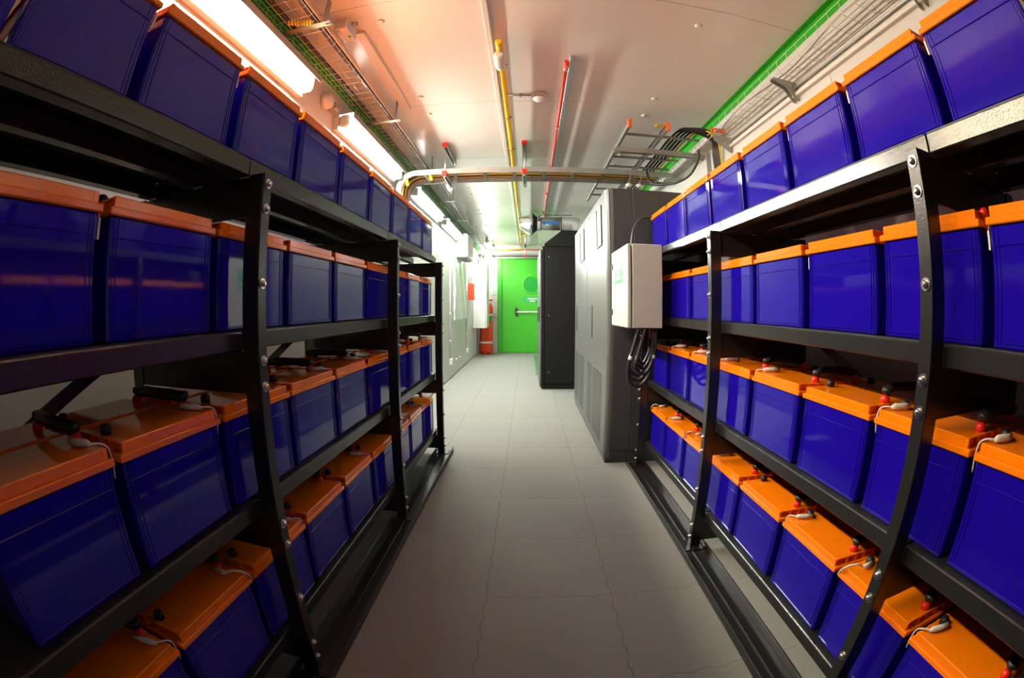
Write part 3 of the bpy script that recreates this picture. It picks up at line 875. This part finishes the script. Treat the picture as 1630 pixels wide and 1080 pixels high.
wire_basket('wire_basket', 'wire cable basket running above the fluorescent lamps', -1.075, -0.875, 2.285, 0.055, 0.3, 9.7, 0.07, 4, 0.0015)
wire_basket('wire_basket', 'wire cable basket on the wall under the green strip', 1.205, 1.325, 2.195, 0.065, -0.9, 2.62, 0.10, 5)
for x, r, lab in ((-1.000, 0.011, 'black cable along the middle of the lamp-side wire basket'), (-0.886, 0.013, 'black cable along the aisle edge of the lamp-side wire basket')):
    pts = [(x + 0.004 * math.sin(k * 1.7), 0.3 + 0.47 * k, 2.2875 + r) for k in range(21)]
    MB().tube(bezier(pts, 2), r, 8).single('basket_cable', 'rubber', lab, 'cable')
MB().tube(bezier([(-0.868 + 0.004 * math.sin(k * 2.3), 0.3 + 0.47 * k, 2.300) for k in range(21)], 2), 0.0035, 6).single(
    'basket_cable', 'white', 'thin white cable tied outside the lamp-side wire basket', 'cable')
MB().tube(bezier([(1.23 + 0.02 * math.sin(k * 1.3), -0.85 + 0.23 * k, 2.205) for k in range(16)], 3), 0.0045, 6).single(
    'basket_cable', 'grey', 'thin grey cable snaking in the basket under the green strip', 'cable')
spiral((-0.985, 1.42, 2.27), (1, 0.5, 0), 0.012, 0.11, 8, 0.003, 'coiled_wire', 'yellow coiled wire tie on the lamp-side wire basket')

for k in range(7):
    y = 1.50 + 1.2 * k
    t = thing('basket_bracket', (-0.95, y, 2.25), 'perforated bracket of the lamp-side wire basket, %s from the near end' % ORD[k], 'bracket', 'brackets of the lamp-side basket')
    b = MB().cbox(XW0, y - 0.018, 2.272, -0.815, y + 0.018, 2.277, 0.001)
    b.cbox(-0.85, y - 0.018, 2.277, -0.845, y + 0.018, ZC, 0.001)
    b.part('bracket_arm', 'galv_dark', t)
    hb = MB()
    for q in range(5):
        hb.cbox(-0.84 + 0.008 * q, y - 0.006, 2.2705, -0.835 + 0.008 * q, y + 0.006, 2.2725, 0.0005)
    hb.part('slot', 'black_matte', t)

for k, y in enumerate((-0.30, 0.735, 1.77)):
    t = thing('wall_bracket', (1.28, y, 2.08), 'galvanised angled wall bracket under the wire basket, %s from the near end' % ORD[k], 'bracket', 'brackets under the green-strip basket')
    for dy in (-0.018, 0.015):
        MB().prism([(1.339, 2.085), (1.339, 2.192), (1.195, 2.192), (1.195, 2.178), (1.27, 2.150), (1.315, 2.085)], 'y', y + dy, y + dy + 0.003).part('bracket_cheek', 'galv', t)
    MB().cbox(1.195, y - 0.018, 2.188, 1.339, y + 0.018, 2.192, 0.001).part('bracket_top', 'galv', t)
    for xx, zz in ((1.325, 2.10), (1.30, 2.165)):
        MB().tube([(xx, y - 0.022, zz), (xx, y - 0.017, zz)], 0.006, 8).part('bolt', 'zinc', t)
MB().cbox(1.318, YN, 2.112, XW1, 2.65, 2.132, 0.002).single('wall_trunking', 'white', 'white wall trunking below the green-strip wire basket', 'trunking')
MB().tube([(1.325, YN, 2.16), (1.325, 2.6, 2.16)], 0.006, 8).single('wall_conduit', 'wire', 'thin conduit along the wall under the green strip', 'conduit')

# emergency light unit and its trunking on the ceiling over the lamp-side rack
t = thing('emergency_light', (-0.845, 1.74, 2.35), 'small white emergency light unit under the ceiling trunking', 'lamp')
MB().cbox(-0.885, 1.66, 2.352, -0.815, 1.80, ZC, 0.006).part('unit_body', 'white', t)
MB().tube([(-0.865, 1.675, 2.350), (-0.865, 1.785, 2.350)], 0.012, 10).part('unit_lens', 'pocket', t)
MB().cbox(-0.835, 1.735, 2.3505, -0.82, 1.755, 2.353, 0.0005).part('unit_label', 'green_sign', t)
MB().tube([(-0.80, 1.69, 2.385), (-0.775, 1.69, 2.385)], 0.014, 10).part('cable_gland', 'grey', t)
MB().cbox(-0.828, 1.80, ZC - 0.022, -0.778, 2.80, ZC, 0.003).single('ceiling_trunking', 'white', 'wide white ceiling trunking above the lamp-side wire basket', 'trunking')
t = thing('alarm_sounder', (XW0 + 0.03, 2.24, 2.20), 'round white alarm sounder on the wall between first two lamps', 'sounder')
MB().tube([(XW0, 2.20, 2.235), (XW0 + 0.02, 2.20, 2.235), (XW0 + 0.05, 2.20, 2.235), (XW0 + 0.06, 2.20, 2.235)], [0.05, 0.05, 0.042, 0.02], 20).part('sounder_body', 'white', t)
MB().cbox(XW0, 2.265, 2.21, XW0 + 0.05, 2.33, 2.26, 0.008).part('sounder_box', 'grey', t)

# ------------------------------------------------------------------ ladder, cables and wire tray above the cabinet-side rack end
t = thing('overhead_ladder', (0.95, 3.2, 2.19), 'galvanised cable ladder with orange caps running towards the camera', 'cable ladder')
for x in (0.655, 0.915):
    r = MB().cbox(x - 0.002, 2.72, 2.218, x + 0.002, 4.9, 2.262, 0.001)
    r.cbox(x - 0.010, 2.72, 2.259, x + 0.010, 4.9, 2.262, 0.001).cbox(x - 0.010, 2.72, 2.218, x + 0.010, 4.9, 2.221, 0.001)
    r.part('side_rail', 'galv', t)
    MB().cbox(x - 0.013, 2.695, 2.208, x + 0.013, 2.722, 2.272, 0.006).part('end_cap', 'ocap', t, 'orange plastic end cap')
for y in (2.875, 3.37, 3.62, 4.12, 4.37, 4.62):
    MB().cbox(0.657, y - 0.010, 2.222, 1.20, y + 0.010, 2.236, 0.001).part('rung', 'galv_dark', t)
st = thing('support_strut', (0.95, 3.14, 2.18), 'wide galvanised support strut under the orange-capped ladder', 'strut')
strut(MB(), 0.63, 3.105, 2.180, 1.335, 3.150, 2.217).part('strut_channel', 'galv', st)
for x in (0.66, 0.92):
    MB().tube([(x, 3.13, 2.176), (x, 3.13, 2.182)], 0.011, 6).part('nut', 'zinc', st)
t = thing('cable_bundle', (1.08, 3.6, 2.25), 'bundle of black cables and one yellow on the orange-capped ladder', 'cable bundle')
for k in range(9):
    x = 1.00 + 0.0150 * k
    z = 2.248 + (0.014 if k % 2 else 0.0)
    pts = [(x, 4.85, z), (x + 0.003, 4.2, z), (x, 3.6, z), (x, 3.2, z), (x + 0.01, 2.99, z + 0.012), (x + 0.06, 2.80 - 0.004 * k, z + 0.020),
           (1.240 + 0.004 * k, 2.76 - 0.005 * k, z - 0.045), (1.268 + 0.005 * k, 2.80 - 0.004 * k, 2.10), (1.275 + 0.005 * k, 2.80 - 0.006 * k, 1.80)]
    MB().tube(bezier(pts, 5), 0.0082, 7).part('cable', 'ywire' if k == 8 else 'rubber', t)
t = thing('wire_ladder', (1.26, 3.3, 2.19), 'narrow white wire tray above the far end of the cabinet-side rack', 'wire tray')
w = MB()
for x in (1.212, 1.30):
    for z in (2.19, 2.225):
        w.tube([(x, 2.67, z), (x, 3.92, z)], 0.0034, 6)
o = w.part('long_wire', 'galv', t); o['kind'] = 'stuff'
w = MB()
for k in range(17):
    y = 2.68 + 0.077 * k
    w.tube([(1.212, y, 2.225), (1.212, y, 2.19), (1.30, y, 2.19), (1.30, y, 2.225)], 0.0030, 5)
o = w.part('cross_wire', 'galv', t); o['kind'] = 'stuff'
MB().cbox(1.205, 2.645, 2.222, 1.31, 2.668, 2.250, 0.004).part('end_cap', 'ocap', t, 'orange end cap')
spiral((1.235, 2.70, 2.20), (0.3, 0, 1), 0.012, 0.05, 5, 0.003, 'coiled_wire', 'yellow coiled wire on the white wire tray')
spiral((0.915, 2.74, 2.27), (-0.75, 0.8, 0.10), 0.010, 0.09, 7, 0.003, 'coiled_wire', 'yellow coiled wire behind the middle orange cap')
t = thing('plate_bracket', (1.29, 2.60, 2.08), 'galvanised plate bracket carrying the white wire tray', 'bracket')
MB().prism([(1.205, 2.185), (1.339, 2.185), (1.339, 2.075), (1.318, 2.075), (1.205, 2.150)], 'y', 2.628, 2.632).part('bracket_plate', 'galv', t)
MB().cbox(1.205, 2.632, 2.182, 1.339, 2.67, 2.186, 0.001).part('bracket_top', 'galv', t)
MB().cbox(1.205, 2.79, 1.66, 1.24, 2.80, 2.12, 0.001).single('drop_plate', 'galv', 'galvanised upright plate beside the dropping black cables', 'plate')
MB().tube(bezier([(0.98, 3.55, 2.175), (0.97, 3.46, 2.08), (1.00, 3.36, 2.015), (1.10, 3.22, 1.995), (1.185, 3.10, 2.03), (1.225, 3.00, 2.12), (1.225, 2.96, 2.20)], 6), 0.0095, 8).single(
    'loop_cable', 'rubber', 'thick black cable hanging in a loop over the top batteries', 'cable')
for k, x in enumerate((0.84, 0.93)):
    t = thing('dome_sensor', (x, 3.64, 2.06), 'white dome sensor under the overhead ladder, %s from the aisle' % ORD[k], 'sensor', 'dome sensors under the ladder')
    MB().tube([(x, 3.64, 2.055), (x, 3.64, 2.062), (x, 3.64, 2.080), (x, 3.64, 2.092)], [0.014, 0.026, 0.026, 0.008], 14).part('dome', 'white', t)
    MB().tube([(x, 3.64, 2.09), (x + 0.02, 3.64, 2.13), (x + 0.02, 3.655, 2.172)], 0.004, 6).part('stem', 'grey', t)

# ------------------------------------------------------------------ lamp wall beyond the rack
for k, (y, z1) in enumerate(((6.64, 2.05), (8.45, 1.95))):
    t = thing('wall_conduit_drop', (XW0 + 0.02, y, 0.25), ('white conduit drop with socket on the lamp wall, closer to the rack', 'white conduit drop with socket on the lamp wall, by the electrical cabinet')[k], 'conduit', 'conduit drops')
    MB().tube([(XW0 + 0.012, y, 0.28), (XW0 + 0.012, y, z1)], 0.011, 8).part('conduit_run', 'white', t)
    MB().cbox(XW0, y - 0.045, 0.21, XW0 + 0.05, y + 0.045, 0.30, 0.006).part('socket', 'white', t)
    for q in range(4):
        MB().cbox(XW0, y - 0.022, 0.55 + 0.4 * q, XW0 + 0.028, y + 0.022, 0.575 + 0.4 * q, 0.003).part('conduit_clip', 'white', t)
for k, y in enumerate((5.9, 6.95, 7.25, 7.6)):
    t = thing('wall_stud', (XW0 + 0.01, y, 0.2), 'small white fixing stud low on the lamp wall, %s from the rack' % ORD[k], 'stud', 'fixing studs')
    MB().tube([(XW0, y, 0.22), (XW0 + 0.012, y, 0.22), (XW0 + 0.020, y, 0.22)], [0.022, 0.020, 0.010], 10).part('stud_head', 'white', t)
t = thing('wall_unit', (-1.045, 7.6, 1.86), 'white boxy air unit high on the lamp wall', 'air unit')
MB().cbox(XW0, 7.20, 1.86, -0.95, 8.02, 2.245, 0.012).part('unit_body', 'white', t)
MB().cbox(XW0 + 0.03, 7.24, 1.845, -0.99, 7.98, 1.862, 0.003).part('unit_louvre', 'grey', t)

# crumpled plastic sheet
vs, fs = [], []
NY, NZ = 26, 22
for a in range(NY + 1):
    for b in range(NZ + 1):
        y = 7.0 + 1.28 * a / NY; z = 0.86 + 0.985 * b / NZ
        fold = 0.5 + 0.5 * math.sin(7.0 * (a / NY) * 2 + 4.2 * b / NZ) * math.sin(3.1 * b / NZ + 2 * a / NY)
        x = XW0 + 0.006 + 0.030 * fold + random.uniform(0, 0.003)
        vs.append((x, y + 0.012 * math.sin(b * 1.3), z + 0.008 * math.sin(a * 0.9)))
for a in range(NY):
    for b in range(NZ):
        i = a * (NZ + 1) + b
        fs.append((i, i + NZ + 1, i + NZ + 2, i + 1))
n0 = len(vs)
vs2 = [(XW0 + 0.002, p[1], p[2]) for p in vs]
bord = [a * (NZ + 1) for a in range(NY + 1)] + [NY * (NZ + 1) + b for b in range(1, NZ + 1)] + [a * (NZ + 1) + NZ for a in range(NY - 1, -1, -1)] + [b for b in range(NZ - 1, 0, -1)]
allv = vs + vs2
for q in range(len(bord)):
    i, j = bord[q], bord[(q + 1) % len(bord)]
    fs.append((i, j, j + n0, i + n0))
MB().add(allv, fs).single('plastic_sheet', 'plastic', 'crumpled white plastic sheet taped to the lamp wall', 'sheet')

t = thing('call_point', (-1.08, 8.82, 1.2), 'red alarm box on the lamp wall with grey strip above', 'alarm box')
MB().cbox(XW0, 8.80, 1.20, -1.035, 8.95, 1.52, 0.006).part('alarm_box', 'redorange', t)
MB().cbox(XW0, 8.80, 1.525, -1.085, 8.86, 1.70, 0.004).part('grey_strip', 'grey', t, 'grey duct strip')
t = thing('electrical_cabinet', (-0.98, 9.75, 0.62), 'white wall-hung electrical cabinet beside the red gas cylinder', 'cabinet')
MB().cbox(XW0 + 0.004, 9.50, 0.625, -0.875, 10.02, 1.975, 0.006).part('cabinet_body', 'white', t)
d = MB().cbox(-0.872, 9.51, 0.635, -0.845, 10.01, 1.965, 0.004).part('cabinet_door', 'white', t)
MB().cbox(-0.846, 9.55, 1.25, -0.838, 9.58, 1.36, 0.002).part('door_handle', 'black_matte', d)
for z in (1.30, 1.50):
    MB().tube([(-1.10, 9.497, z), (-1.10, 9.503, z)], 0.012, 8).part('screw', 'grey', t)
for k in range(4):
    x = -1.08 + 0.035 * k
    MB().tube(bezier([(x, 9.62 + 0.03 * k, 1.972), (x, 9.66 + 0.04 * k, 2.05), (x + 0.01, 9.80 + 0.02 * k, 2.14), (x + 0.01, 9.845, 2.19)], 5), 0.009, 7).single(
        'feeder_cable', 'ywire' if k in (0, 2) else 'rubber', '%s feeder cable above the electrical cabinet, %s from the lamp wall' % ('yellow' if k in (0, 2) else 'black', ORD[k]), 'cable', 'feeder cables')

# red gas cylinder
gx, gy = -0.935, 10.36
t = thing('gas_cylinder', (gx, gy, 0), 'tall red extinguishing-gas cylinder strapped in the corner by the door', 'gas cylinder')
MB().tube([(gx, gy, 0.0), (gx, gy, 0.02), (gx, gy, 1.05), (gx, gy, 1.12), (gx, gy, 1.17), (gx, gy, 1.20)], [0.14, 0.150, 0.150, 0.125, 0.075, 0.04], 32).part('cylinder_body', 'redorange', t)
v = MB().tube([(gx + 0.07, gy - 0.02, 1.10), (gx + 0.07, gy - 0.02, 1.22)], 0.035, 14).part('valve', 'white', t, 'white valve body')
MB().cbox(gx + 0.02, gy - 0.06, 1.21, gx + 0.14, gy + 0.02, 1.25, 0.008).part('valve_guard', 'redcap', t, 'red valve guard')
for z in (0.27, 0.89):
    MB().tube([(gx, gy, z - 0.022), (gx, gy, z + 0.022)], 0.1535, 32).part('strap', 'white', t, 'white strap')
MB().cbox(gx - 0.20, gy - 0.12, 0.0, gx - 0.165, gy - 0.08, 1.0, 0.004).part('support_post', 'grey', t)
MB().cbox(gx + 0.055, gy - 0.152, 0.75, gx + 0.135, gy - 0.118, 0.86, 0.002).part('cylinder_label', 'green_sign', t, 'green label')
for a in (-0.06, 0.06):
    MB().cbox(gx + a - 0.025, gy - 0.158, 0.035, gx + a + 0.025, gy - 0.13, 0.065, 0.006).part('foot_slot', 'black_matte', t)

# signs and small devices on the end wall
t = thing('exit_sign', (-0.79, YF, 2.06), 'small green sign high beside the green door', 'sign')
MB().cbox(-0.845, YF - 0.012, 2.065, -0.74, YF, 2.15, 0.002).part('sign_plate', 'green_sign', t)
MB().cbox(-0.82, YF - 0.014, 2.09, -0.79, YF - 0.011, 2.125, 0.001).part('sign_mark', 'white', t)
t = thing('wall_sounder', (-0.81, YF, 1.87), 'small dark round device on the end wall', 'device')
MB().tube([(-0.81, YF, 1.905), (-0.81, YF - 0.03, 1.905), (-0.81, YF - 0.045, 1.905)], [0.04, 0.036, 0.02], 16).part('device_dome', 'grey', t)
MB().cbox(-0.85, YF - 0.008, 1.85, -0.77, YF, 1.96, 0.002).part('device_plate', 'white', t)
t = thing('instruction_sign', (-0.78, YF, 1.35), 'small pale blue instruction sign above the gas cylinder', 'sign')
MB().cbox(-0.828, YF - 0.008, 1.35, -0.738, YF, 1.45, 0.001).part('sign_plate', 'paleblue', t)
MB().cbox(-0.815, YF - 0.010, 1.37, -0.752, YF - 0.007, 1.40, 0.0005).part('sign_print', 'white', t)
t = thing('switch_box', (-0.765, YF, 0.82), 'small grey switch box between gas cylinder and green door', 'switch box')
MB().cbox(-0.79, YF - 0.05, 0.83, -0.735, YF, 0.92, 0.004).part('box_body', 'grey', t)
MB().cbox(-0.775, YF - 0.054, 0.855, -0.75, YF - 0.049, 0.895, 0.001).part('box_button', 'white', t)
t = thing('door_lamp', (-0.87, 10.3, 2.02), 'white tubular lamp angled above the gas cylinder', 'lamp')
MB().tube([(-0.905, 10.28, 2.17), (-0.90, 10.28, 2.16), (-0.84, 10.28, 2.04), (-0.835, 10.28, 2.03)], [0.025, 0.04, 0.04, 0.025], 14).part('lamp_tube', 'lens5', t)
MB().tube([(-0.89, 10.28, 2.13), (-0.96, 10.40, 2.20), (-1.14, 10.45, 2.22)], 0.008, 6).part('lamp_arm', 'grey', t)
t = thing('ceiling_camera', (-0.80, 8.9, 2.31), 'small white camera hanging from the ceiling near the far ladder', 'camera')
MB().tube([(-0.80, 8.9, ZC), (-0.80, 8.9, ZC - 0.03), (-0.80, 8.9, ZC - 0.035), (-0.80, 8.88, ZC - 0.05)], [0.03, 0.03, 0.012, 0.012], 12).part('camera_mount', 'white', t)
MB().tube([(-0.775, 8.95, 2.375), (-0.78, 8.93, 2.370), (-0.82, 8.82, 2.325), (-0.822, 8.815, 2.323)], [0.02, 0.027, 0.027, 0.02], 12).part('camera_body', 'white', t)

# perforated floor vent tiles beside the server cabinets
for k in range(3):
    y0 = 7.14 + 1.0 * k
    t = thing('vent_tile', (0.36, y0 + 0.5, 0.0), 'green slotted floor vent beyond the server cabinets, %s from the racks' % ORD[k], 'floor vent', 'floor vents')
    MB().cbox(0.13, y0, 0.0, 0.60, y0 + 0.97, 0.006, 0.001).part('vent_frame', 'vent', t)
    for q in range(12):
        MB().cbox(0.155, y0 + 0.03 + 0.078 * q, 0.006, 0.575, y0 + 0.03 + 0.078 * q + 0.055, 0.010, 0.001).part('slat', 'vent', t)
